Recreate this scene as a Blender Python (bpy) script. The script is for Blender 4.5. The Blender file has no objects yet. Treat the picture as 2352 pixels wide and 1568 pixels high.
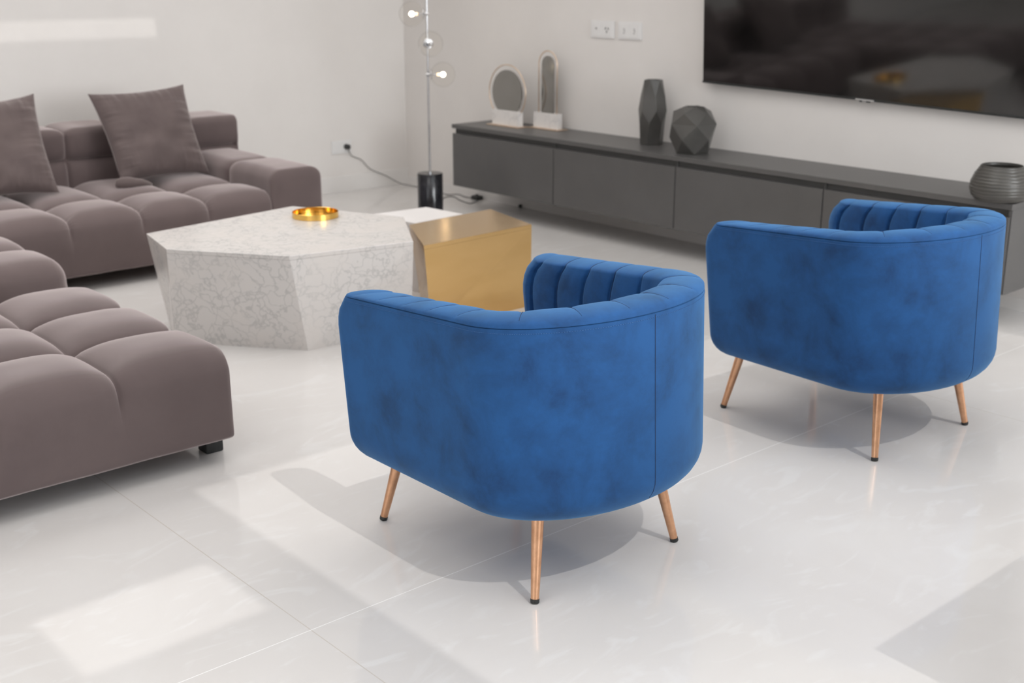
import bpy, math, random
import numpy as np
from mathutils import Vector, Matrix, noise

# ---------------------------------------------------------------- camera, world, light
SC = bpy.context.scene
COL = SC.collection
W, H = 2352, 1568
V1 = (4500.0, -65.0); V2 = (-1400.0, -65.0)            # vanishing points of the room's two axes
CX, CY = W / 2, H / 2
FPX = math.sqrt(-((V1[0]-CX)*(V2[0]-CX) + (V1[1]-CY)*(V2[1]-CY)))
def ray(x, y): return Vector(((x-CX)/FPX, -(y-CY)/FPX, -1.0)).normalized()
ax_x, ax_y = ray(*V1), ray(*V2)
ax_z = ax_x.cross(ax_y)
ROT = Matrix((ax_x, ax_y, ax_z))
cam_d = bpy.data.cameras.new('camera'); cam = bpy.data.objects.new('camera', cam_d); COL.objects.link(cam)
cam.matrix_world = Matrix.Translation((0, 0, 1.6)) @ ROT.to_4x4()
cam_d.sensor_width = 36; cam_d.lens = FPX / W * 36
cam_d.dof.use_dof = True; cam_d.dof.focus_distance = 3.05; cam_d.dof.aperture_fstop = 4.0
cam_d.clip_start = .05
SC.camera = cam
SC.view_settings.view_transform = 'Standard'; SC.view_settings.look = 'None'
SC.view_settings.gamma = 1; SC.view_settings.use_curve_mapping = False
SC.view_settings.exposure = 0.08
SC.cycles.use_denoising = True
SC.cycles.max_bounces = 8; SC.cycles.diffuse_bounces = 5
SC.cycles.sample_clamp_indirect = 6

wd = bpy.data.worlds.new('world'); SC.world = wd; wd.use_nodes = True
bgn = wd.node_tree.nodes['Background']; bgn.inputs[0].default_value = (.93, .97, 1, 1); bgn.inputs[1].default_value = 1.7

SUN_K = (.06, .76)                                     # ground drift of a shadow per metre of height
sd = bpy.data.lights.new('sun', 'SUN'); sun = bpy.data.objects.new('sun', sd); COL.objects.link(sun)
sd.energy = .72; sd.angle = math.radians(0.55); sd.color = (1, .97, .93)
sun.rotation_euler = Vector((SUN_K[0], SUN_K[1], -1)).to_track_quat('-Z', 'Y').to_euler()
sun.location = (2, -4, 6)

def area(name, loc, size, energy, target=None, color=(1, .98, .96), spread=180):
    d = bpy.data.lights.new(name, 'AREA'); o = bpy.data.objects.new(name, d); COL.objects.link(o)
    d.shape = 'RECTANGLE'; d.size, d.size_y = size; d.energy = energy; d.color = color; d.spread = math.radians(spread)
    o.location = loc
    if target is not None:
        o.rotation_euler = (Vector(target)-Vector(loc)).to_track_quat('-Z', 'Y').to_euler()
    return o
area('overhead_fill_light', (3.7, 6.0, 2.96), (2.6, 2.2), 17, spread=125)  # these four overhead area lamps are added fill, not real fittings
area('overhead_fill_light', (1.2, 5.9, 2.96), (2.6, 2.4), 28, spread=125)
area('overhead_fill_light', (-0.3, 1.9, 2.96), (2.0, 2.6), 30)
area('overhead_fill_light', (3.3, 3.2, 2.96), (2.2, 1.8), 27)  # fill added to brighten the right wall
area('window_light', (4.1, -3.4, 1.7), (3.0, 2.2), 205, (3.1, 3, .6), (.95, .98, 1))

# ---------------------------------------------------------------- materials
def mat(name, col, rough=.5, metal=0, spec=.5, sheen=0, sheen_tint=(1, 1, 1), coat=0, emit=None, estr=0, ior=1.5):
    m = bpy.data.materials.new(name); m.use_nodes = True
    b = m.node_tree.nodes['Principled BSDF']
    b.inputs['Base Color'].default_value = (*col, 1); b.inputs['Roughness'].default_value = rough
    b.inputs['Metallic'].default_value = metal; b.inputs['Specular IOR Level'].default_value = spec
    b.inputs['IOR'].default_value = ior
    b.inputs['Sheen Weight'].default_value = sheen; b.inputs['Sheen Tint'].default_value = (*sheen_tint, 1)
    b.inputs['Sheen Roughness'].default_value = .45
    b.inputs['Coat Weight'].default_value = coat
    if emit: b.inputs['Emission Color'].default_value = (*emit, 1); b.inputs['Emission Strength'].default_value = estr
    return m
def N(m, t, **kw):
    n = m.node_tree.nodes.new(t)
    for k, v in kw.items():
        if hasattr(n, k): setattr(n, k, v)
        else: n.inputs[k.replace('_', ' ')].default_value = v
    return n
def L(m, a, b): m.node_tree.links.new(a, b)
def BS(m): return m.node_tree.nodes['Principled BSDF']
def ramp(m, fac, stops):
    r = m.node_tree.nodes.new('ShaderNodeValToRGB'); L(m, fac, r.inputs[0])
    e = r.color_ramp.elements
    while len(e) < len(stops): e.new(.5)
    for i, (p, c) in enumerate(stops): e[i].position = p; e[i].color = (*c, 1)
    return r
def coords(m, scale=(1, 1, 1)):
    t = N(m, 'ShaderNodeTexCoord'); mp = N(m, 'ShaderNodeMapping'); mp.inputs['Scale'].default_value = scale
    L(m, t.outputs['Object'], mp.inputs['Vector']); return mp.outputs[0]
def mottled(m, a, b, scale=6, bump=0, bscale=300, detail=4, rough_in=.6, stops=(.35, .65), map_scale=(1, 1, 1)):
    v = coords(m, map_scale); n = N(m, 'ShaderNodeTexNoise'); n.inputs['Scale'].default_value = scale
    n.inputs['Detail'].default_value = detail; n.inputs['Roughness'].default_value = rough_in
    L(m, v, n.inputs['Vector']); r = ramp(m, n.outputs[0], [(stops[0], a), (stops[1], b)]); L(m, r.outputs[0], BS(m).inputs['Base Color'])
    if bump:
        n2 = N(m, 'ShaderNodeTexNoise'); n2.inputs['Scale'].default_value = bscale; L(m, v, n2.inputs['Vector'])
        bp = N(m, 'ShaderNodeBump'); bp.inputs['Strength'].default_value = bump; bp.inputs['Distance'].default_value = .002
        L(m, n2.outputs[0], bp.inputs['Height']); L(m, bp.outputs[0], BS(m).inputs['Normal'])
    return m
M = {}
M['wall'] = mottled(mat('wall_paint', (.7, .68, .66), .6), (.755, .725, .70), (.775, .745, .72), 3, .08, 250)
M['ceil'] = mottled(mat('ceiling_paint', (.8, .8, .8), .7), (.8, .79, .78), (.82, .81, .8), 3)
M['skirt'] = mottled(mat('skirting_paint', (.75, .73, .72), .45), (.76, .74, .72), (.78, .76, .74), 3)
# blue velvet with brushed pile patches
def velvet(name, a, b, sheen_tint, scale, sheen):
    m = mat(name, a, .75, 0, .25, sheen, sheen_tint)
    v = coords(m)
    n = N(m, 'ShaderNodeTexNoise'); n.inputs['Scale'].default_value = scale; n.inputs['Detail'].default_value = 7; n.inputs['Roughness'].default_value = .66; n.inputs['Distortion'].default_value = .25
    L(m, v, n.inputs['Vector'])
    r = ramp(m, n.outputs[0], [(.3, a), (.44, tuple(p*.45+q*.55 for p, q in zip(a, b))), (.6, b)])
    L(m, r.outputs[0], BS(m).inputs['Base Color'])
    w = N(m, 'ShaderNodeTexNoise'); w.inputs['Scale'].default_value = 900; L(m, v, w.inputs['Vector'])
    bp = N(m, 'ShaderNodeBump'); bp.inputs['Strength'].default_value = .12; bp.inputs['Distance'].default_value = .001
    L(m, w.outputs[0], bp.inputs['Height']); L(m, bp.outputs[0], BS(m).inputs['Normal'])
    return m
M['blue'] = velvet('blue_velvet', (.008, .038, .118), (.0138, .079, .24), (.25, .58, 1), 6.5, .42)
M['seam'] = mottled(mat('seam_and_crease_shade', (.01, .03, .09), .8), (.008, .025, .08), (.012, .035, .1), 40)
M['stitch'] = mottled(mat('stitch_thread', (.03, .1, .25), .7), (.03, .1, .26), (.04, .13, .32), 40)
M['taupe'] = velvet('taupe_velvet', (.10, .074, .073), (.118, .088, .086), (1, .88, .87), 3, .85)
M['taupe2'] = velvet('taupe_pillow_velvet', (.09, .067, .066), (.11, .083, .08), (1, .9, .88), 8, .6)
M['black'] = mottled(mat('black_plastic', (.02, .022, .022), .45), (.018, .02, .02), (.028, .03, .03), 20)
M['blackmarble'] = mottled(mat('black_polished_stone', (.015, .015, .017), .12), (.01, .01, .012), (.03, .03, .035), 9)
M['copper'] = mottled(mat('copper_metal', (.65, .34, .2), .3, .85), (.62, .33, .19), (.78, .45, .27), 25, 0)
M['cabinet'] = mottled(mat('grey_lacquer', (.09, .09, .09), .38, 0, .5), (.092, .089, .087), (.1, .097, .095), 5)
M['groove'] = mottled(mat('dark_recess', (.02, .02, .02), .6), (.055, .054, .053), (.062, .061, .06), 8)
M['chrome'] = mottled(mat('chrome', (.55, .55, .56), .18, 1), (.5, .5, .51), (.6, .6, .61), 20)
M['gold'] = mottled(mat('polished_gold', (.8, .5, .12), .16, 1), (.78, .47, .11), (.85, .55, .16), 20)
M['rosegold'] = mottled(mat('rose_gold', (.72, .5, .36), .3, 1), (.72, .56, .42), (.8, .64, .5), 20)
M['plastic'] = mottled(mat('white_plastic', (.78, .77, .76), .35), (.77, .76, .755), (.79, .78, .77), 12)
M['greyp'] = mottled(mat('grey_plastic', (.4, .39, .38), .5), (.38, .37, .36), (.42, .41, .4), 12)
M['smoke'] = mottled(mat('smoked_glass', (.05, .047, .044), .34, 0, .6), (.058, .056, .052), (.085, .081, .076), 4)
M['mirror'] = mottled(mat('smoked_mirror', (.16, .155, .145), .1, 1), (.27, .262, .245), (.3, .29, .275), 4)
M['screen'] = mat('tv_screen_glass', (.004, .004, .004), .07, 0, .5, ior=1.85)
_m = M['screen']; _n = N(_m, 'ShaderNodeTexNoise'); _n.inputs['Scale'].default_value = 3; _r = ramp(_m, _n.outputs[0], [(.3, (.0035, .0035, .0035)), (.7, (.0045, .0045, .0045))]); L(_m, _r.outputs[0], BS(_m).inputs['Base Color'])
M['bulb'] = mat('lit_bulb', (1, .9, .75), .4, emit=(1, .86, .62), estr=14)
_m = M['bulb']; _n = N(_m, 'ShaderNodeTexNoise'); _r = ramp(_m, _n.outputs[0], [(.3, (1, .9, .75)), (.7, (1, .92, .78))]); L(_m, _r.outputs[0], BS(_m).inputs['Base Color'])
M['socket_glow'] = mat('lit_socket', (1, .8, .6), .4, emit=(1, .72, .45), estr=1.6)  # bulb light on the socket put in as emission
# brushed brass
m = mat('brushed_brass', (.72, .47, .2), .24, 1); M['brass'] = m
v = coords(m, (1.5, 1.5, 7)); n = N(m, 'ShaderNodeTexNoise'); n.inputs['Scale'].default_value = 2; n.inputs['Detail'].default_value = 4; L(m, v, n.inputs['Vector'])
r = ramp(m, n.outputs[0], [(.3, (.68, .45, .19)), (.7, (.73, .49, .22))]); L(m, r.outputs[0], BS(m).inputs['Base Color'])
r2 = ramp(m, n.outputs[0], [(.3, (.15, .15, .15)), (.7, (.2, .2, .2))]); L(m, r2.outputs[0], BS(m).inputs['Roughness'])
# marble
def marble(name, base, vein, cloud, scale, rough, veinw=.06, strength=.7):
    m = mat(name, base, rough)
    v = coords(m)
    d = N(m, 'ShaderNodeTexNoise'); d.inputs['Scale'].default_value = scale*.5; d.inputs['Detail'].default_value = 6; L(m, v, d.inputs['Vector'])
    mx = N(m, 'ShaderNodeMixRGB', blend_type='LINEAR_LIGHT'); mx.inputs[0].default_value = .16
    L(m, v, mx.inputs[1]); L(m, d.outputs['Color'], mx.inputs[2])
    vo = N(m, 'ShaderNodeTexVoronoi', feature='DISTANCE_TO_EDGE'); vo.inputs['Scale'].default_value = scale; L(m, mx.outputs[0], vo.inputs['Vector'])
    r = ramp(m, vo.outputs['Distance'], [(0, (1, 1, 1)), (veinw, (0, 0, 0))])
    c = N(m, 'ShaderNodeTexNoise'); c.inputs['Scale'].default_value = scale*.35; c.inputs['Detail'].default_value = 5; L(m, v, c.inputs['Vector'])
    cr = ramp(m, c.outputs[0], [(.34, (.1, .1, .1)), (.55, (1, 1, 1))])
    mul = N(m, 'ShaderNodeMath', operation='MULTIPLY'); L(m, r.outputs[0], mul.inputs[0]); L(m, cr.outputs[0], mul.inputs[1])
    mul2 = N(m, 'ShaderNodeMath', operation='MULTIPLY'); L(m, mul.outputs[0], mul2.inputs[0]); mul2.inputs[1].default_value = strength
    b1 = N(m, 'ShaderNodeMixRGB'); L(m, cr.outputs[0], b1.inputs[0]); b1.inputs[1].default_value = (*base, 1); b1.inputs[2].default_value = (*cloud, 1)
    b2 = N(m, 'ShaderNodeMixRGB'); L(m, mul2.outputs[0], b2.inputs[0]); L(m, b1.outputs[0], b2.inputs[1]); b2.inputs[2].default_value = (*vein, 1)
    L(m, b2.outputs[0], BS(m).inputs['Base Color']); return m
M['marble'] = marble('pale_marble', (.66, .62, .59), (.42, .41, .4), (.635, .605, .585), 15, .22, .085, .7)
M['marble2'] = marble('white_marble', (.8, .77, .75), (.5, .48, .48), (.77, .74, .72), 9, .3, .05, .5)
M['whitetop'] = mottled(mat('white_lacquer', (.8, .77, .76), .3), (.79, .76, .75), (.82, .79, .78), 4)
# floor: polished porcelain slabs with thin joints
m = mat('polished_porcelain', (.7, .68, .67), .1, 0, .45); M['floor'] = m
v = coords(m)
n = N(m, 'ShaderNodeTexNoise'); n.inputs['Scale'].default_value = 1.6; n.inputs['Detail'].default_value = 8; n.inputs['Distortion'].default_value = 1.2; L(m, v, n.inputs['Vector'])
r = ramp(m, n.outputs[0], [(.3, (.665, .64, .622)), (.7, (.70, .68, .665))])
v2 = coords(m, (1, 2.4, 1)); n3 = N(m, 'ShaderNodeTexNoise'); n3.inputs['Scale'].default_value = 3.2; n3.inputs['Detail'].default_value = 9; n3.inputs['Distortion'].default_value = 2.0; L(m, v2, n3.inputs['Vector'])
r3 = ramp(m, n3.outputs[0], [(.55, (0, 0, 0)), (.68, (1, 1, 1))])
mw = N(m, 'ShaderNodeMixRGB'); L(m, r3.outputs[0], mw.inputs[0]); L(m, r.outputs[0], mw.inputs[1]); mw.inputs[2].default_value = (.712, .697, .685, 1)
sep = N(m, 'ShaderNodeSeparateXYZ'); L(m, v, sep.inputs[0])
def joint(out, off, per):
    a = N(m, 'ShaderNodeMath', operation='ADD'); a.inputs[1].default_value = -off + per*50 + per/2; L(m, out, a.inputs[0])
    b = N(m, 'ShaderNodeMath', operation='MODULO'); b.inputs[1].default_value = per; L(m, a.outputs[0], b.inputs[0])
    c = N(m, 'ShaderNodeMath', operation='SUBTRACT'); c.inputs[1].default_value = per/2; L(m, b.outputs[0], c.inputs[0])
    d = N(m, 'ShaderNodeMath', operation='ABSOLUTE'); L(m, c.outputs[0], d.inputs[0])
    e = N(m, 'ShaderNodeMath', operation='LESS_THAN'); e.inputs[1].default_value = .0016; L(m, d.outputs[0], e.inputs[0]); return e.outputs[0]
jx = joint(sep.outputs[0], 1.435, 2.8); jy = joint(sep.outputs[1], 2.403, 2.8)
mj1 = N(m, 'ShaderNodeMixRGB'); L(m, jx, mj1.inputs[0]); L(m, mw.outputs[0], mj1.inputs[1]); mj1.inputs[2].default_value = (.58, .54, .5, 1)
mj2 = N(m, 'ShaderNodeMixRGB'); L(m, jy, mj2.inputs[0]); L(m, mj1.outputs[0], mj2.inputs[1]); mj2.inputs[2].default_value = (.86, .85, .84, 1)
L(m, mj2.outputs[0], BS(m).inputs['Base Color'])
# clear glass (thin blown globe)
m = bpy.data.materials.new('clear_glass'); m.use_nodes = True; M['glass'] = m
nt = m.node_tree; nt.nodes.remove(nt.nodes['Principled BSDF']); out = nt.nodes['Material Output']
tr = N(m, 'ShaderNodeBsdfTransparent'); gl = N(m, 'ShaderNodeBsdfGlossy'); gl.inputs['Roughness'].default_value = .03
lw = N(m, 'ShaderNodeLayerWeight'); lw.inputs['Blend'].default_value = .06; mxs = N(m, 'ShaderNodeMixShader')
tr.inputs[0].default_value = (.985, .98, .97, 1)
mth = N(m, 'ShaderNodeMath', operation='MULTIPLY'); mth.inputs[1].default_value = .4
L(m, lw.outputs['Fresnel'], mth.inputs[0])
L(m, mth.outputs[0], mxs.inputs[0]); L(m, tr.outputs[0], mxs.inputs[1]); L(m, gl.outputs[0], mxs.inputs[2]); L(m, mxs.outputs[0], out.inputs[0])
# ribbed bowl
m = mat('ribbed_smoked_glass', (.06, .056, .05), .32); M['rib'] = m
v = coords(m, (1, 1, 1)); wv = N(m, 'ShaderNodeTexWave', bands_direction='Z'); wv.inputs['Scale'].default_value = 22; wv.inputs['Distortion'].default_value = 1.5; wv.inputs['Detail'].default_value = 2; L(m, v, wv.inputs['Vector'])
r = ramp(m, wv.outputs[0], [(0, (.05, .047, .042)), (1, (.085, .08, .072))]); L(m, r.outputs[0], BS(m).inputs['Base Color'])
bp = N(m, 'ShaderNodeBump'); bp.inputs['Strength'].default_value = .5; bp.inputs['Distance'].default_value = .003; L(m, wv.outputs[0], bp.inputs['Height']); L(m, bp.outputs[0], BS(m).inputs['Normal'])

# ---------------------------------------------------------------- helpers
def mesh(name, verts, faces, m, parent=None, smooth=True, auto=None, bevel=0, loc=(0, 0, 0)):
    me = bpy.data.meshes.new(name); me.from_pydata([tuple(map(float, q)) for q in verts], [], faces); me.update()
    o = bpy.data.objects.new(name, me); COL.objects.link(o); o.location = loc
    me.materials.append(M[m] if isinstance(m, str) else m)
    if smooth:
        for p in me.polygons: p.use_smooth = True
        if auto is not None: me.set_sharp_from_angle(angle=math.radians(auto))
    if bevel:
        b = o.modifiers.new('bevel', 'BEVEL'); b.width = bevel; b.segments = 3; b.limit_method = 'ANGLE'
        me.set_sharp_from_angle(angle=math.radians(18))
        for p in me.polygons: p.use_smooth = True
        b.harden_normals = True
    if parent: o.parent = parent
    return o
def empty(name, loc=(0, 0, 0), rz=0):
    o = bpy.data.objects.new(name, None); COL.objects.link(o); o.location = loc; o.rotation_euler = (0, 0, rz); o.empty_display_size = .1
    return o
def tag(o, label=None, cat=None, group=None, kind=None):
    if label: o['label'] = label
    if cat: o['category'] = cat
    if group: o['group'] = group
    if kind: o['kind'] = kind
    return o
def boxg(x0, x1, y0, y1, z0, z1):
    v = [(x0, y0, z0), (x1, y0, z0), (x1, y1, z0), (x0, y1, z0), (x0, y0, z1), (x1, y0, z1), (x1, y1, z1), (x0, y1, z1)]
    f = [(0, 3, 2, 1), (4, 5, 6, 7), (0, 1, 5, 4), (1, 2, 6, 5), (2, 3, 7, 6), (3, 0, 4, 7)]
    return v, f
def join(parts):
    V, F = [], []
    for v, f in parts:
        k = len(V); V += list(v); F += [tuple(i+k for i in q) for q in f]
    return V, F
def box(name, dims, m, parent=None, bevel=0, **k):
    v, f = boxg(*dims); return mesh(name, v, f, m, parent, smooth=False, bevel=bevel, **k)
def revolve(prof, seg=48, c=(0, 0, 0), close_top=False, close_bot=True):
    V, F = [], []; n = len(prof)
    for i in range(seg):
        a = 2*math.pi*i/seg
        for r, z in prof: V.append((c[0]+r*math.cos(a), c[1]+r*math.sin(a), c[2]+z))
    for i in range(seg):
        j = (i+1) % seg
        for k in range(n-1): F.append((i*n+k, j*n+k, j*n+k+1, i*n+k+1))
    if close_bot: F.append(tuple(i*n for i in range(seg))[::-1])
    if close_top: F.append(tuple(i*n+n-1 for i in range(seg)))
    return V, F
def tube(pts, radii, seg=12, caps=True):
    pts = [Vector(p) for p in pts]
    if not hasattr(radii, '__len__'): radii = [radii]*len(pts)
    V, F = [], []; up = None
    for i, p in enumerate(pts):
        t = (pts[min(i+1, len(pts)-1)]-pts[max(i-1, 0)]).normalized()
        if up is None: up = Vector((0, 0, 1)) if abs(t.z) < .9 else Vector((1, 0, 0))
        a = t.cross(up).normalized(); b = a.cross(t).normalized(); up = b
        for s in range(seg):
            th = 2*math.pi*s/seg; V.append(tuple(p+a*math.cos(th)*radii[i]+b*math.sin(th)*radii[i]))
    for i in range(len(pts)-1):
        for s in range(seg):
            u = (s+1) % seg; F.append((i*seg+s, i*seg+u, (i+1)*seg+u, (i+1)*seg+s))
    if caps: F.append(tuple(range(seg))[::-1]); F.append(tuple((len(pts)-1)*seg+s for s in range(seg)))
    return V, F
def catmull(P, n=8):
    P = [Vector(p) for p in P]; Q = [P[0]]+P+[P[-1]]; out = []
    for i in range(1, len(Q)-2):
        for k in range(n):
            t = k/n; a, b, c, d = Q[i-1], Q[i], Q[i+1], Q[i+2]
            out.append(.5*((2*b)+(c-a)*t+(2*a-5*b+4*c-d)*t*t+(3*b-a-3*c+d)*t**3))
    out.append(P[-1]); return out
def sphere(r, c=(0, 0, 0), seg=32, rings=16, sq=1):
    prof = [(max(1e-5, r*math.sin(math.pi*k/rings)), -r*sq*math.cos(math.pi*k/rings)) for k in range(rings+1)]
    return revolve(prof, seg, c, False, False)

# ---------------------------------------------------------------- the room
XW, YW, ZC = 5.72, 7.75, 3.0
XL, YF = -3.2, -3.7
def struct(o): o['kind'] = 'structure'; return o
struct(box('floor', (XL-.1, XW+.1, YF-.1, YW+.1, -.12, 0), 'floor'))
struct(box('wall_right', (XW, XW+.12, YF-.1, YW+.12, 0, ZC), 'wall'))
struct(box('wall_back', (XL-.12, XW, YW, YW+.12, 0, ZC), 'wall'))
# left and front walls with glazed openings (behind the camera)
v, f = join([boxg(XL-.12, XL, YF, -.1, 0, ZC), boxg(XL-.12, XL, 3.1, YW, 0, ZC), boxg(XL-.12, XL, -.1, 3.1, 0, .4), boxg(XL-.12, XL, -.1, 3.1, 2.8, ZC)])
struct(mesh('wall_left', v, f, 'wall', smooth=False))
v, f = join([boxg(XL, .2, YF-.12, YF, 0, ZC), boxg(5.1, XW, YF-.12, YF, 0, ZC), boxg(.2, 5.1, YF-.12, YF, 0, .3), boxg(.2, 5.1, YF-.12, YF, 2.85, ZC)])
struct(mesh('wall_front', v, f, 'wall', smooth=False))
# ceiling with roof lights cut through it
K = (SUN_K[0]*ZC, SUN_K[1]*ZC)
holes = [(1.62-K[0], 5.30-K[0], .2-K[1], 3.40-K[1]), (.915-K[0], 1.41-K[0], 2.54-K[1], 2.91-K[1]), (2.6-.06*1.7, 3.70-.06*1.7, YW-.76*1.85, YW-.76*1.69)]
xs = sorted({XL, XW} | {h[0] for h in holes} | {h[1] for h in holes}); ys = sorted({YF, YW} | {h[2] for h in holes} | {h[3] for h in holes})
parts = []
for a, b in zip(xs, xs[1:]):
    for c, d in zip(ys, ys[1:]):
        mx_, my_ = (a+b)/2, (c+d)/2
        if any(h[0] < mx_ < h[1] and h[2] < my_ < h[3] for h in holes): continue
        parts.append(boxg(a, b, c, d, ZC, ZC+.04))
v, f = join(parts); struct(mesh('ceiling', v, f, 'ceil', smooth=False))
struct(box('baseboard_back', (XL, XW, YW-.012, YW, 0, .125), 'skirt', bevel=.002))
struct(box('baseboard_right', (XW-.004, XW, YF, YW-.012, 0, .06), 'skirt'))

struct(box('shadow_block', (2.376, 4.4, -.6, .726, 0, .9), 'wall', bevel=.004))  # unseen block added to cast the shadow on the near right floor

# ---------------------------------------------------------------- blue armchairs
CH = dict(yb=-.4835, a=.401, b=.271, yf=.403, zt=.778, zb=.24, ts=-.011, tb=-.025, tf=.075, r=.088, sag=.049, Rf=.12)
TH = .125; RISE = .026; CAP = .05
def chair_parts():
    c = CH; y0 = c['yb']+c['b']
    ztop = c['zt']
    NA, NE, NCAP = 110, 170, 10
    # stations: (kind, value)
    st = [('cap', -1, 90-90*k/NCAP) for k in range(NCAP)] + [('arm', -1, 1-k/NA) for k in range(NA)] + \
         [('arc', 0, math.pi - math.pi*k/NE) for k in range(NE+1)] + \
         [('arm', 1, (k+1)/NA) for k in range(NA)] + [('cap', 1, 90*(k+1)/NCAP) for k in range(NCAP)]
    def dims(z, zt):
        k = (zt-z)/(zt-c['zb']); k = max(0, min(1, k)); ins = 0
        if z-c['zb'] < c['r']: q = c['r']-(z-c['zb']); ins = c['r']-math.sqrt(max(0, c['r']**2-q*q))
        a = c['a']-c['ts']*k-ins; yb = c['yb']+c['tb']*k+ins; yf = c['yf']-c['tf']*k-ins*.4
        d = zt+RISE*.7-z
        if d < c['Rf']: yf -= c['Rf']-math.sqrt(max(0, c['Rf']**2-(c['Rf']-d)**2))
        return a, yb, yf
    def point(s, z, off, zt):
        """plan position of the shell surface at height z, moved inwards by off"""
        kind, side, t = s; a, yb, yf = dims(z, zt)
        if kind == 'arc':
            bb = y0-yb; ca, sa = math.cos(t), math.sin(t)
            nx, ny = ca/a, -sa/bb; l = math.hypot(nx, ny); nx, ny = nx/l, ny/l
            return a*ca-nx*off, y0-bb*sa-ny*off
        if kind == 'arm':
            yf -= .045*max(0, off/TH); return side*(a-off), y0+(yf-CAP-y0)*t
        ph = math.radians(t); mid = TH/2; o2 = mid+(off-mid)*max(0, math.cos(ph))**.7
        yf -= .045*max(0, o2/TH); return side*(a-o2), yf-CAP+CAP*math.sin(ph)
    def ztof(s):
        kind, side, t = s
        y = {'arc': y0-c['b']*math.sin(t) if kind == 'arc' else 0, 'arm': y0+(c['yf']-CAP-y0)*t, 'cap': c['yf']-CAP}[kind]
        w = max(0, min(1, (y-c['yb'])/(c['yf']-c['yb'])))
        return c['zt']-c['sag']*w
    # inner arc length
    arc = [0]; prev = None
    for s in st:
        x, y = point(s, .6, TH, ztof(s))
        if prev: arc.append(arc[-1]+math.hypot(x-prev[0], y-prev[1]))
        prev = (x, y)
    Ltot = arc[-1]; nch = 17; chw = Ltot/nch
    NO, NR, NI = 26, 12, 14
    outer, inner = [], []
    for i, s in enumerate(st):
        zt = ztof(s); row = []
        for k in range(NO+1):
            u = k/NO; z = c['zb']+(zt-c['zb'])*(u**1.25)
            if k >= NO-1: z = zt-(.004 if k == NO-1 else 0)
            off = .006 if k == NO else 0
            x, y = point(s, z, off, zt); row.append((x, y, z))
        outer.append(row)
        wf = (c['zt']-zt)/c['sag']
        d = abs((arc[i]+chw/2) % chw-chw/2)                      # distance to the nearest channel seam
        g = .5*max(0, 1-d/.045)**2+.5*max(0, 1-d/.010)
        if s[0] == 'cap': g = 0
        fl = 0 if s[0] != 'cap' else 1-math.cos(math.radians(s[2]))**.7
        row = []
        for k in range(NR+1):
            ps = math.pi*k/NR
            off = TH/2*(1-math.cos(ps)) - .004*math.sin(ps)*(k < NR/2)
            rise = RISE*(1-.7*wf)*math.sin(ps)**.8*(1-fl*.9)
            inward = g*.016*max(0, -math.cos(ps)*.8+.25) if k > NR*.35 else 0
            rise -= g*.002*math.sin(ps)
            x, y = point(s, zt, off-inward, zt); row.append((x, y, zt+rise))
        for k in range(1, NI+1):
            z = zt-(zt-.36)*k/NI; t = k/NI
            off = TH+.02*math.sin(math.pi*min(1, t*1.1))-g*.022
            x, y = point(s, z, off, zt); row.append((x, y, z))
        inner.append(row)
    cs = []
    for i in range(NCAP+13, len(st)-NCAP-13):
        dd = [abs((arc[j]+chw/2) % chw-chw/2) for j in (i-1, i, i+1)]
        if dd[1] < dd[0] and dd[1] <= dd[2] and dd[1] < .004:
            row = inner[i]; cs.append(tube([Vector(row[k]) for k in range(NR//2-3, NR+NI-1)], [.0006]*3+[.0009]*2+[.0016]*(NR+NI-1-(NR//2-3)-5), 5))
    def grid(rows, flip=False):
        n = len(rows[0]); V = [p for r_ in rows for p in r_]; F = []
        for i in range(len(rows)-1):
            for k in range(n-1):
                q = (i*n+k, (i+1)*n+k, (i+1)*n+k+1, i*n+k+1); F.append(q[::-1] if flip else q)
        return V, F
    Vo, Fo = grid(outer)
    # underside closing the shell
    n = NO+1; Fo.append(tuple(i*n for i in range(len(st)))[::-1])
    Vi, Fi = grid(inner)
    seam = [Vector(outer[i][NO])+Vector((0, 0, .001)) for i in range(NCAP-2, len(st)-NCAP+2)]
    # vertical panel seams on the outside of the back
    def vseam(tt):
        s = ('arc', 0, tt); zt = ztof(s); P = []
        for k in range(24):
            z = c['zb']+.03+(zt-.006-c['zb']-.03)*k/23; x, y = point(s, z, -.0003, zt); P.append((x, y, z))
        return P
    # row of top stitches just under the piping
    sp = []
    for s in st[NCAP:-NCAP]:
        zt = ztof(s); x, y = point(s, zt-.013, -.0004, zt); sp.append(Vector((x, y, zt-.013)))
    dash = []; acc = 0
    for a, b in zip(sp, sp[1:]):
        l = (b-a).length; n = max(1, round(l/.0065))
        for k in range(n):
            p0, p1 = a.lerp(b, k/n), a.lerp(b, (k+.62)/n); dash.append(tube([p0, p1], .0007, 5))
    return (Vo, Fo), (Vi, Fi), seam, vseam, join(dash), join(cs)
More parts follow.
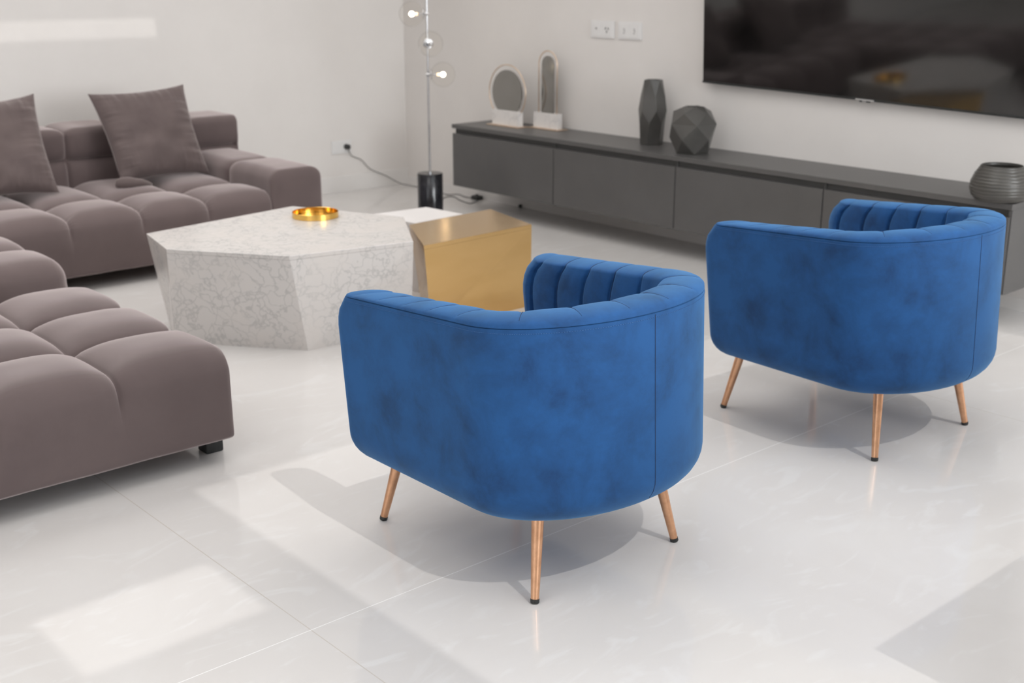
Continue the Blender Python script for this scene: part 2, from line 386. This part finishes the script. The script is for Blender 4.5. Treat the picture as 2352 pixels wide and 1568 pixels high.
def make_chair(label):
    root = empty('tub_armchair', (2.232, 2.4715, 0)); tag(root, label, 'armchair', 'blue velvet armchairs')
    (Vo, Fo), (Vi, Fi), seam, vseam, dash, cs = chair_parts()
    mesh('outer_shell', Vo, Fo, 'blue', root, auto=50)
    mesh('channelled_backrest', Vi, Fi, 'blue', root)
    v, f = tube(seam, .0022, 6); mesh('piping', v, f, 'seam', root)
    mesh('channel_crease_shade', cs[0], cs[1], 'seam', root)  # dark tubes standing in for the shade inside the channel creases
    mesh('stitching', dash[0], dash[1], 'stitch', root)
    for a in (math.radians(90),):
        v, f = tube(vseam(a), .0011, 5); mesh('panel_seam', v, f, 'seam', root)
    v, f = tufted((-.285, .285, -.33, .315, .3, .44), [], [], [], (.05, .05, .05), (.03, .03, .03), 0, 0, .02)
    mesh('seat_cushion', v, f, 'blue', root)
    v, f = tufted((-.3, .3, -.05, .29, .242, .33), [], [], [], (.02, .02, .02), (.02, .02, .02), 0, 0, .02)
    mesh('seat_base', v, f, 'blue', root)
    for sx in (-1, 1):
        for sy in (-1, 1):
            foot = Vector((sx*.278, sy*.343, 0)); top = Vector((sx*.226, sy*.298, .262)); d = top-foot
            v, f = tube([foot+d*.045, foot+d*.3, foot+d*.65, top], [.0112, .0132, .0158, .018], 24)
            lg = mesh('leg', v, f, 'copper', root, auto=60)
            v, f = tube([foot+Vector((0, 0, .0005)), foot+d*.01, foot+d*.045], [.0105, .0122, .0124], 20)
            cp = mesh('foot_cap', v, f, 'black', lg, auto=50)
    return root

# tufted upholstery block -----------------------------------------------------
def sstep(a, b, x):
    t = max(0, min(1, (x-a)/(b-a))) if b != a else float(x > a); return t*t*(3-2*t)
def tufted(b, xs, ys, zs, rt, rb, D, W_, res, crown=0, wrinkle=0, fade=(.35, .85), seed=0):
    """rounded box b with seams at the given x, y and z planes; rt/rb = corner radii at top and bottom"""
    x0, x1, y0, y1, z0, z1 = b; lo = (x0, y0, z0); hi = (x1, y1, z1)
    V, F, idx = [], [], {}
    def axis_pts(l, h, r, seams):
        n = max(2, int((h-l)/res)); P = {round(l+(h-l)*k/n, 5) for k in range(n+1)}
        for q in (.1, .25, .45, .7): P.add(round(l+r*q, 5)); P.add(round(h-r*q, 5))
        for s in seams:
            for e in (-.012, -.005, 0, .005, .012): P.add(round(s+e, 5))
        return sorted(p for p in P if l-1e-6 <= p <= h+1e-6)
    A = [axis_pts(lo[i], hi[i], max(rt[i], rb[i]), (xs, ys, zs)[i]) for i in range(3)]
    def lerp(a, b_, t): return a+(b_-a)*t
    def pos(q):
        t = sstep(.25, .7, (q[2]-z0)/(z1-z0)); r = [lerp(rb[i], rt[i], t) for i in range(3)]
        cc = [min(max(q[i], lo[i]+r[i]), hi[i]-r[i]) for i in range(3)]
        m = Vector([(q[i]-cc[i])/r[i] for i in range(3)])
        if m.length < 1e-9: m = Vector((0, 0, 1))
        n_ = m.normalized(); p = Vector([cc[i]+r[i]*n_[i] for i in range(3)])
        nn = Vector([n_[i]/r[i] for i in range(3)]).normalized()
        zf = (q[2]-z0)/(z1-z0); fd = sstep(fade[0], fade[1], zf)
        disp = 0
        for i, S in enumerate((xs, ys, zs)):
            if not S: continue
            s = min(abs(p[i]-k) for k in S); g = max(0, 1-s/W_)**3*.62+max(0, 1-s/.022)**2*.38
            wt = (1-nn[i]**2)*(fd if i < 2 else 1-nn.x**2); disp -= D*g*wt
            if wrinkle and i == 0 and s > .002:
                disp -= wrinkle*max(0, 1-s/.05)*abs(math.sin(p[1]*230+seed))**3*fd
        disp = max(disp, -D*1.35)
        if crown and nn.z > .3:
            gx = [x0]+list(xs)+[x1]; gy = [y0]+list(ys)+[y1]
            cxm = 1; cym = 1
            for u, w in zip(gx, gx[1:]):
                if u <= p.x <= w: cxm = 1-abs(2*(p.x-u)/(w-u)-1)**2.5
            for u, w in zip(gy, gy[1:]):
                if u <= p.y <= w: cym = 1-abs(2*(p.y-u)/(w-u)-1)**2.5
            disp += crown*cxm*cym*nn.z
        disp += .0016*noise.noise(p*9+Vector((seed, 0, 0)))
        return p+nn*disp
    def vid(q):
        k = (round(q[0], 5), round(q[1], 5), round(q[2], 5))
        if k not in idx: idx[k] = len(V); V.append(tuple(pos(q)))
        return idx[k]
    for ax in range(3):
        u, w = [(1, 2), (0, 2), (0, 1)][ax]
        for side, val in ((0, lo[ax]), (1, hi[ax])):
            for i in range(len(A[u])-1):
                for j in range(len(A[w])-1):
                    c4 = []
                    for (a_, b_) in ((i, j), (i+1, j), (i+1, j+1), (i, j+1)):
                        q = [0, 0, 0]; q[ax] = val; q[u] = A[u][a_]; q[w] = A[w][b_]; c4.append(vid(q))
                    if (side == 0) == (ax != 1): c4 = c4[::-1]
                    F.append(tuple(c4))
    return V, F
def link_copy(o, parent=None):
    c = o.copy(); COL.objects.link(c); c.parent = parent
    for ch in [k for k in list(COL.objects) if k.parent == o]: link_copy(ch, c)
    return c
chair = make_chair('nearer blue velvet tub armchair in front of the brass table, on copper legs')
chair2 = link_copy(chair); chair2.location = (3.7815, 2.4165, 0); chair2.rotation_euler = (0, 0, math.radians(-2.6))
chair2['label'] = 'farther blue velvet tub armchair at the right, before the long grey cabinet'

# ---------------------------------------------------------------- sectional sofa
sofa = empty('sectional_sofa', (2.4, 6.6, 0)); tag(sofa, 'long taupe velvet sectional sofa with square tufted blocks along the back wall', 'sofa')
sofa_off = Vector((2.4, 6.6, 0))
def spart(name, V, F, m='taupe', par=None):
    par = par or sofa
    V = [tuple(Vector(p)-sofa_off) for p in V]; return mesh(name, V, F, m, par)
RT, RB = (.035, .09, .08), (.03, .03, .025)
v, f = tufted((1.978, 3.56, 6.10, 7.14, .08, .395), [2.37, 2.765, 3.155], [6.52], [], RT, RB, .034, .15, .02, crown=.03, wrinkle=.004)
spart('seat', v, f)
v, f = tufted((.75, 1.973, 5.13, 7.14, .08, .395), [1.18, 1.58], [5.53, 5.93, 6.33, 6.73], [], (.08, .10, .085), RB, .034, .15, .02, crown=.03, seed=3)
spart('chaise', v, f)
v, f = tufted((.75, 3.885, 7.06, 7.46, .34, .728), [1.18, 1.58, 1.975, 2.37, 2.765, 3.155, 3.545], [], [.54], (.012, .055, .05), (.012, .05, .03), .036, .12, .02, crown=.0, fade=(-1, -.5), seed=5)
spart('backrest', v, f)
v, f = tufted((3.545, 3.885, 6.10, 7.44, .08, .512), [], [6.62], [], (.075, .02, .065), (.03, .02, .02), .02, .10, .016, crown=.012, fade=(.3, .9), seed=7)
spart('armrest', v, f)
for (x, y) in ((3.80, 6.22), (2.1, 6.24), (.85, 5.25), (3.80, 7.3), (.85, 7.3), (2.1, 7.3)):
    o = box('foot', (x-.035-2.4, x+.035-2.4, y-.035-6.6, y+.035-6.6, 0, .085), 'black', sofa, bevel=.004)

# ottoman ---------------------------------------------------------------------
otto = empty('ottoman', (1.27, 4.13, 0)); tag(otto, 'low taupe velvet ottoman of nine tufted squares in the left foreground', 'ottoman')
v, f = tufted((.68, 1.864, 3.525, 4.735, .075, .392), [1.077, 1.47], [3.925, 4.325], [], (.022, .095, .08), (.022, .06, .025), .032, .15, .016, crown=.03, seed=11)
v = [(p[0]-1.27, p[1]-4.13, p[2]) for p in v]; mesh('cushion', v, f, 'taupe', otto)
for (x, y) in ((1.833, 3.675), (1.833, 4.62), (.73, 3.675), (.73, 4.62)):
    box('foot', (x-.033-1.27, x+.033-1.27, y-.033-4.13, y+.033-4.13, 0, .082), 'black', otto, bevel=.006)

# ---------------------------------------------------------------- pillows
def pillow(name, label, TL, TR, BR, BL, thick, seed, fold=None):
    TL, TR, BR, BL = map(Vector, (TL, TR, BR, BL)); c = (TL+TR+BR+BL)/4
    nrm = (TR-TL).cross(BL-TL).normalized()
    if nrm.y > 0: nrm = -nrm
    n = 90; V, F = [], []
    def surf(u, v, side):
        uu = u*(1-.075*(1-v*v)**1.0*abs(u)**3); vv = v*(1-.085*(1-u*u)*abs(v)**3)
        p = (TL*(1-uu)+TR*(1+uu))*(1+vv)/4+(BL*(1-uu)+BR*(1+uu))*(1-vv)/4
        e = max(0, (1-u**4)*(1-v**4)); t = thick*e**.55*(.75+.25*math.cos(u*1.2)*math.cos(v*1.2))
        # gathers radiating from the side seams
        wr = 0
        for s_, w_ in ((u, v), (v, u)):
            edge = abs(s_)**3*(1-abs(s_)**14)
            wr += edge*.018*noise.noise(Vector((w_*8+seed, s_*1.6, side*3.)))+edge*.008*noise.noise(Vector((w_*19+seed*2, s_*2.0, side*5.)))
        wr += .022*noise.noise(Vector((u*2.2+seed, v*2.6, 1.5*side)))*e
        return p+nrm*(side*t+wr*(e**.35))
    for side in (1, -1):
        k = len(V)
        for i in range(n+1):
            for j in range(n+1):
                V.append(surf(2*i/n-1, 2*j/n-1, side)-c)
        for i in range(n):
            for j in range(n):
                q = (k+i*(n+1)+j, k+(i+1)*(n+1)+j, k+(i+1)*(n+1)+j+1, k+i*(n+1)+j+1)
                F.append(q if side == 1 else q[::-1])
    root = empty(name, c); tag(root, label, 'pillow', 'square velvet pillows on the sofa')
    mesh('cover', V, F, 'taupe2', root)
    if fold:
        P = [Vector(p)-c for p in fold]; v, f = tube(catmull(P, 5), [.006, .022, .03, .034, .036, .036, .036, .034, .03, .028, .026, .024, .02, .016, .012, .006][:len(catmull(P, 5))], 16)
        mesh('tucked_corner', v, f, 'taupe2', root)
    return root
pillow('throw_pillow', 'upright taupe velvet pillow right of the other, leaning on the sofa back', (2.891, 7.0, .923), (3.488, 6.99, .945), (3.50, 6.76, .432), (2.93, 6.74, .43), .085, 3.1,
       fold=[(2.875, 6.70, .437), (2.93, 6.675, .44), (3.02, 6.68, .43), (3.10, 6.71, .41)])
pillow('throw_pillow', 'taupe velvet pillow cut by the left edge of the photo, leaning on the sofa back', (1.97, 6.97, .90), (2.574, 6.98, .947), (2.545, 6.68, .43), (2.0, 6.70, .43), .09, 8.4)

# ---------------------------------------------------------------- tables
def prism(name, label, top, bot, zt, m, extra=None, bevel=.004):
    n = len(top); cxx = sum(p[0] for p in top)/n; cyy = sum(p[1] for p in top)/n
    root = empty(name, (cxx, cyy, 0)); tag(root, label, 'table', 'cluster of low tables')
    V = [(p[0]-cxx, p[1]-cyy, 0.0) for p in bot]+[(p[0]-cxx, p[1]-cyy, zt) for p in top]
    F = [tuple(range(n))[::-1], tuple(range(n, 2*n))]+[(i, (i+1) % n, n+(i+1) % n, n+i) for i in range(n)]
    # split the top off as its own slab part along the same slanted sides
    k = 1-.02/zt
    mid = [tuple(Vector(V[i]).lerp(Vector(V[n+i]), k)) for i in range(n)]
    bV = V[:n]+mid; tV = mid+V[n:]
    mesh('base', bV, F, m, root, smooth=False, bevel=0)
    mesh('tabletop', tV, F, m, root, smooth=False, bevel=bevel*.6)
    return root
def ccw(P): 
    a = sum(P[i][0]*P[(i+1) % len(P)][1]-P[(i+1) % len(P)][0]*P[i][1] for i in range(len(P)))
    return P if a > 0 else P[::-1]
mt = [(2.375, 5.24), (2.293, 4.871), (2.621, 4.403), (3.193, 4.293), (3.498, 4.778), (3.243, 5.388)]
mb = [(2.435, 5.2), (2.337, 4.956), (2.72, 4.451), (3.25, 4.40), (3.45, 4.75), (3.22, 5.31)]
prism('coffee_table', 'large faceted pale marble coffee table with a gold tray on it', mt, mb, .45, 'marble')
gt = [(3.242, 4.281), (3.929, 4.319), (4.038, 4.754), (3.476, 4.704)]; gb = [(3.325, 4.345), (3.965, 4.362), (4.05, 4.75), (3.54, 4.70)]
prism('side_table', 'faceted brushed brass side table against the marble table', gt, gb, .425, 'brass', bevel=.002)
wt = [(3.66, 4.90), (3.996, 4.93), (3.971, 5.215), (3.60, 5.242)]; wb = [(3.70, 4.94), (3.95, 4.96), (3.93, 5.18), (3.65, 5.2)]
prism('side_table', 'low white side table mostly hidden behind the marble and brass tables', wt, wb, .38, 'whitetop')

# gold tray
tr_ = empty('tray', (3.175, 5.065, .45)); tag(tr_, 'small round polished gold tray on the marble coffee table', 'tray')
v, f = revolve([(.109, .0), (.113, .001), (.113, .027), (.1115, .0285), (.110, .027), (.1095, .004)], 64, close_bot=False); mesh('rim', v, f, 'gold', tr_, auto=40)
v, f = revolve([(.1100, .0005), (.1100, .003), (.0001, .0035)], 64); mesh('base', v, f, 'gold', tr_, auto=40)

# ---------------------------------------------------------------- wall cabinet
XF = 5.30; CY0, CY1 = 2.598, 6.643
cab = empty('media_cabinet', (XF, (CY0+CY1)/2, .17)); tag(cab, 'long low dark grey cabinet hung on the wall under the television', 'cabinet')
def cbox(name, d, m, par=None, bevel=.0015):
    p = par or cab; oy = (CY0+CY1)/2
    return box(name, (d[0]-XF, d[1]-XF, d[2]-oy, d[3]-oy, d[4]-.17, d[5]-.17), m, p, bevel=bevel)
cbox('top_panel', (XF-.004, XW-.001, CY0-.004, CY1+.004, .567, .594), 'cabinet')
cbox('body', (XF+.045, XW-.001, CY0+.018, CY1-.004, .171, .566), 'cabinet')
cbox('end_panel', (XF+.012, XW-.001, CY0, CY0+.018, .168, .566), 'cabinet')
div = [CY1, 5.625, 4.606, 3.605, CY0+.004]
for i in range(4):
    cbox('drawer_front', (XF, XF+.02, div[i+1]+.0035, div[i]-(.0035 if i else 0), .17, .532), 'cabinet')
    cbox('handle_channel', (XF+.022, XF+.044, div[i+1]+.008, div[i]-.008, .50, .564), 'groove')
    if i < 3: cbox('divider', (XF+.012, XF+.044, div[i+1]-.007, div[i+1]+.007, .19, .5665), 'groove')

# ---------------------------------------------------------------- television
tv = empty('television', (5.665, 3.638, .95)); tag(tv, 'big black wall television tilted slightly downward over the cabinet', 'television')
TW, THh = 2.2, 1.24
box('casing', (.012, .045, -TW/2, TW/2, 0, THh), 'black', tv, bevel=.003)
box('screen', (.008, .013, -TW/2+.005, TW/2-.005, .012, THh-.005), 'screen', tv, bevel=0)
box('bezel', (.006, .012, -TW/2, TW/2, 0, .011), 'black', tv, bevel=.002)
lg = box('badge', (.002, .007, -.055, .055, .001, .009), 'greyp', tv, bevel=.001)
box('sensor', (.004, .012, .018, .032, -.007, .001), 'black', tv, bevel=.001); box('sensor', (.004, .012, -.032, -.01, -.007, .001), 'black', tv, bevel=.001)
box('wall_bracket', (.04, .054, -.3, .3, .35, .8), 'black', tv)
tv.rotation_euler = (math.radians(1.3), math.radians(-4.4), 0); tv.location = (5.655, 3.638, .952)

# ---------------------------------------------------------------- things on the cabinet
ZT = .594
def table_mirror(label, cy, cxp, kind):
    root = empty('table_mirror', (cxp, cy, ZT)); tag(root, label, 'mirror', 'table mirrors on the cabinet')
    def outline(ring_r, h0, hc, n=40):
        """points (y, z) from one foot over the top to the other"""
        P = []
        if kind == 'round':
            zc = hc; a0 = math.asin(min(1, (zc-h0)/ring_r))
            for k in range(n+1):
                a = -a0+(math.pi+2*a0)*k/n; P.append((ring_r*math.cos(a), zc+ring_r*math.sin(a)))
        else:
            P.append((ring_r, h0))
            for k in range(n+1):
                a = math.pi*k/n; P.append((ring_r*math.cos(a), hc+ring_r*math.sin(a)))
            P.append((-ring_r, h0))
        return P
    if kind == 'round': bw, bh, rr, rm, hc, hb = .135, .105, .186, .152, .222, .10
    else: bw, bh, rr, rm, hc, hb = .118, .105, .088, .057, .42, .10
    box('marble_block', (-.022, .022, -bw, bw, .006, bh), 'marble2', root, bevel=.002)
    v, f = boxg(-.05, .05, -bw-.03, bw+.03, 0, .006); mesh('base_plate', v, f, 'rosegold', root, smooth=False, bevel=.002)
    P = outline(rr, .10 if kind == 'arch' else .1, hc)
    v, f = tube([(0, y, z) for y, z in P], .0038, 10); mesh('outer_ring', v, f, 'rosegold', root)
    P = outline(rm, hb, hc); n = len(P)
    V = [(-.004, y, z) for y, z in P]+[(.004, y, z) for y, z in P]
    F = [tuple(range(n)), tuple(range(n, 2*n))[::-1]]+[(i, i+n, (i+1) % n+n, (i+1) % n) for i in range(n)]
    mesh('glass', V, F, 'mirror', root, smooth=False)
    return root
table_mirror('round smoked table mirror in a thin gold ring, at the left end of the cabinet', 6.313, 5.515, 'round')
table_mirror('tall narrow arched smoked table mirror in a thin gold frame', 6.013, 5.61, 'arch')

def faceted(name, label, loc, rings, m='smoke', rot=0, n=6):
    """rings: list of (radius, z, twist, n) ; hexagonal faceted vase with an opening"""
    root = empty(name, loc, rot); tag(root, label, 'vase')
    V, F = [], []
    for (r_, z, tw) in rings:
        for k in range(n):
            a = 2*math.pi*(k+tw)/n; V.append((r_*math.cos(a), r_*math.sin(a), z))
    for i in range(len(rings)-1):
        t = rings[i+1][2]-rings[i][2]
        for k in range(n):
            a, b = i*n+k, i*n+(k+1) % n; c, d = (i+1)*n+k, (i+1)*n+(k+1) % n
            if abs(t) < .01: F.append((a, b, d, c))
            elif t > 0: F += [(a, b, c), (b, d, c)]
            else: F += [(a, b, d), (a, d, c)]
    F.append(tuple(range(n))[::-1])
    mesh('body', V, F, m, root, smooth=False, bevel=.002)
    r_, z, tw = rings[-1]; ri = r_*.86; V, F = [], []
    for (rr, zz) in ((r_, z), (ri, z), (ri*1.05, z-.06), (.0001, z-.08)):
        for k in range(n): a = 2*math.pi*(k+tw)/n; V.append((rr*math.cos(a), rr*math.sin(a), zz))
    for i in range(3):
        for k in range(n): F.append((i*n+k, i*n+(k+1) % n, (i+1)*n+(k+1) % n, (i+1)*n+k))
    mesh('mouth', V, F, m, root, smooth=False)
    return root
faceted('tall_vase', 'tall smoked grey faceted vase on the cabinet', (5.575, 5.045, ZT), [(.070, 0, 0), (.080, .13, .15), (.089, .205, .62), (.078, .29, .55), (.056, .385, .1)], rot=.35)
faceted('squat_vase', 'squat round smoked grey faceted vase beside the tall one on the cabinet', (5.475, 4.64, ZT), [(.096, 0, 0), (.134, .085, .5), (.138, .17, 0), (.116, .235, .5), (.06, .265, 0)], rot=.25, n=5)
bw = empty('bowl_vase', (5.352, 2.692, ZT)); tag(bw, 'wide smoked glass bowl vase with fine horizontal ribs at the cabinet right end', 'vase')
bp_ = [(.085, 0), (.11, .008), (.128, .03), (.136, .06), (.133, .095), (.118, .135), (.100, .165), (.094, .175)]
prof = []
for (r0, z0), (r1, z1) in zip(bp_, bp_[1:]):
    for k in range(6): t = k/6; prof.append((r0+(r1-r0)*t, z0+(z1-z0)*t))
prof.append(bp_[-1]); 
prof2 = [(r_*.985+.0012*math.sin(z*520), z*.92) for r_, z in prof]
v, f = revolve(prof2, 64); mesh('body', v, f, 'rib', bw)
v, f = revolve([(.0926, .161), (.090, .1625), (.086, .160), (.105, .14), (.122, .09), (.11, .03), (.0001, .012)], 64, close_bot=False); mesh('inside', v, f, 'rib', bw)

# ---------------------------------------------------------------- floor lamp
LX, LY = 5.01, 6.53
lamp = empty('floor_lamp', (LX, LY, 0)); tag(lamp, 'slim chrome floor lamp with clear glass globes on a black cylinder base', 'floor lamp')
v, f = revolve([(.083, 0), (.086, .003), (.086, .296), (.083, .3), (.0001, .3)], 64); mesh('base', v, f, 'blackmarble', lamp, auto=40)
v, f = tube([(0, 0, .298), (0, 0, .305), (0, 0, .306), (0, 0, 1.74)], [.016, .016, .0068, .0068], 20); mesh('pole', v, f, 'chrome', lamp, auto=40)
def lamp_arm(z, d, lit=True):
    d = Vector(d).normalized(); o = Vector((0, 0, z))
    v, f = tube([o, o+d*.075], .0042, 12); arm = mesh('arm', v, f, 'chrome', lamp)
    v, f = tube([o-d*.012, o+d*.012], .012, 16); mesh('joint', v, f, 'chrome', arm, auto=40)
    v, f = tube([o+d*.020, o+d*.024, o+d*.027], [.033, .033, .02], 24); mesh('cap', v, f, 'chrome', arm, auto=40)
    v, f = sphere(.082, (0, 0, 0), 40, 20); g = mesh('glass_globe', v, f, 'glass', lamp, loc=o+d*.099)
    v, f = tube([o+d*.060, o+d*.080], [.010, .010], 14); mesh('socket', v, f, 'socket_glow' if lit else 'chrome', arm, auto=40)
    v, f = sphere(.0165, (0, 0, 0), 20, 12); mesh('bulb', v, f, 'bulb' if lit else 'chrome', g)
    return g
lamp_arm(1.337, (-.75, .66, 0)); lamp_arm(.951, (.75, -.66, 0)); lamp_arm(1.15, (-.4, -.85, .02), False); lamp_arm(1.56, (.9, .4, 0))
# mains lead: wall plug > floor > foot switch > base
lead = [(5.15, 7.72, .341), (5.186, 7.725, .271), (5.275, 7.728, .229), (5.353, 7.725, .152), (5.494, 7.72, .085), (5.60, 7.68, .02), (5.655, 7.55, .004), (5.66, 7.3, .0035), (5.62, 7.12, .0035), (5.675, 7.09, .0035), (5.69, 7.05, .0035), (5.66, 6.95, .0035), (5.672, 6.86, .008)]
P = [Vector(p)-Vector((LX, LY, 0)) for p in lead]; v, f = tube(catmull(P, 8), .0027, 8); cable = mesh('cable', v, f, 'black', lamp)
lead2 = [(5.668, 6.80, .008), (5.60, 6.755, .0035), (5.519, 6.725, .0035), (5.54, 6.86, .0035), (5.60, 7.02, .0035), (5.52, 7.03, .0035), (5.35, 6.85, .0035), (5.08, 6.59, .006)]
P = [Vector(p)-Vector((LX, LY, 0)) for p in lead2]; v, f = tube(catmull(P, 8), .0027, 8); mesh('cable', v, f, 'black', lamp)
v, f = tufted((5.64-LX, 5.70-LX, 6.79-LY, 6.87-LY, 0.001, .03), [], [], [], (.012, .015, .012), (.008, .008, .006), 0, 0, .01)
sw = mesh('foot_switch', v, f, 'black', lamp)
v, f = tube([(5.67-LX, 6.83-LY, .028), (5.67-LX, 6.83-LY, .038)], [.013, .011], 16); mesh('button', v, f, 'black', sw, auto=40)
v, f = tube([(5.146-LX, 7.737-LY, .341), (5.146-LX, 7.700-LY, .341), (5.147-LX, 7.690-LY, .340)], [.020, .019, .009], 20); mesh('plug', v, f, 'black', lamp, auto=40)

# ---------------------------------------------------------------- wall sockets
def socket(label, on, a0, a1, z0, z1, mods):
    cy = (a0+a1)/2; cz = (z0+z1)/2; w = abs(a1-a0)/2; h = (z1-z0)/2
    root = empty('wall_socket', (XW-.001, cy, cz)) if on == 'R' else empty('wall_socket', (cy, YW-.001, cz), math.pi/2)
    # local frame: -x out of the wall, +y along it
    tag(root, label, 'socket', 'white wall sockets')
    box('frame', (-.009, 0, -w, w, -h, h), 'plastic', root, bevel=.003)
    mw_ = w*.82/2
    for i, kind in enumerate(mods):
        yc = (w*.43 if i == 0 else -w*.43)
        p = box('module', (-.0115, -.008, yc-mw_+.001, yc+mw_-.001, -h*.78, h*.78), 'plastic', root, bevel=.001)
        if kind == 'coax':
            v, f = tube([(-.010, yc+.004, .006), (-.0145, yc+.004, .006)], .007, 16); mesh('jack', v, f, 'greyp', p, auto=40)
        elif kind == 'pins':
            for (dy, dz, rx) in ((.012, .008, .35), (-.012, .006, -.35), (.001, -.012, 0)):
                o = box('pin_hole', (-.0025, .001, -.0028, .0028, -.0075, .0075), 'black', p); o.location = (-.0105, yc+dy, dz); o.rotation_euler = (rx, 0, 0)
        elif kind == 'slots':
            for (dy, dz) in ((.001, .009), (-.003, -.002), (.001, -.015)):
                o = box('slot', (-.002, .001, -.006, .006, -.0035, .0035), 'greyp', p); o.location = (-.0108, yc+dy, dz)
        elif kind == 'ports':
            for dz in (.012, -.012):
                o = box('port', (-.002, .001, -.011, .011, -.006, .006), 'greyp', p); o.location = (-.0108, yc, dz)
    return root
socket('white wall plate with three dark pin holes, left of its twin plate by the television', 'R', 5.516, 5.724, 1.195, 1.303, ('coax', 'pins'))
socket('white wall plate with two small grey slot marks, nearer the television', 'R', 5.281, 5.482, 1.195, 1.302, ('slots', 'slots'))
socket('low white wall socket near the lamp with a black plug in it', 'B', 5.197, 5.022, .291, .39, ('', 'ports'))
v, f = revolve([(.0001, 0), (.012, 0), (.014, .008), (.012, .022), (.0001, .024)], 20, close_bot=False)
o = mesh('door_stop', v, f, 'black', loc=(5.69, 6.375, 0)); tag(o, 'tiny black knob on the floor under the grey cabinet', 'door stop')
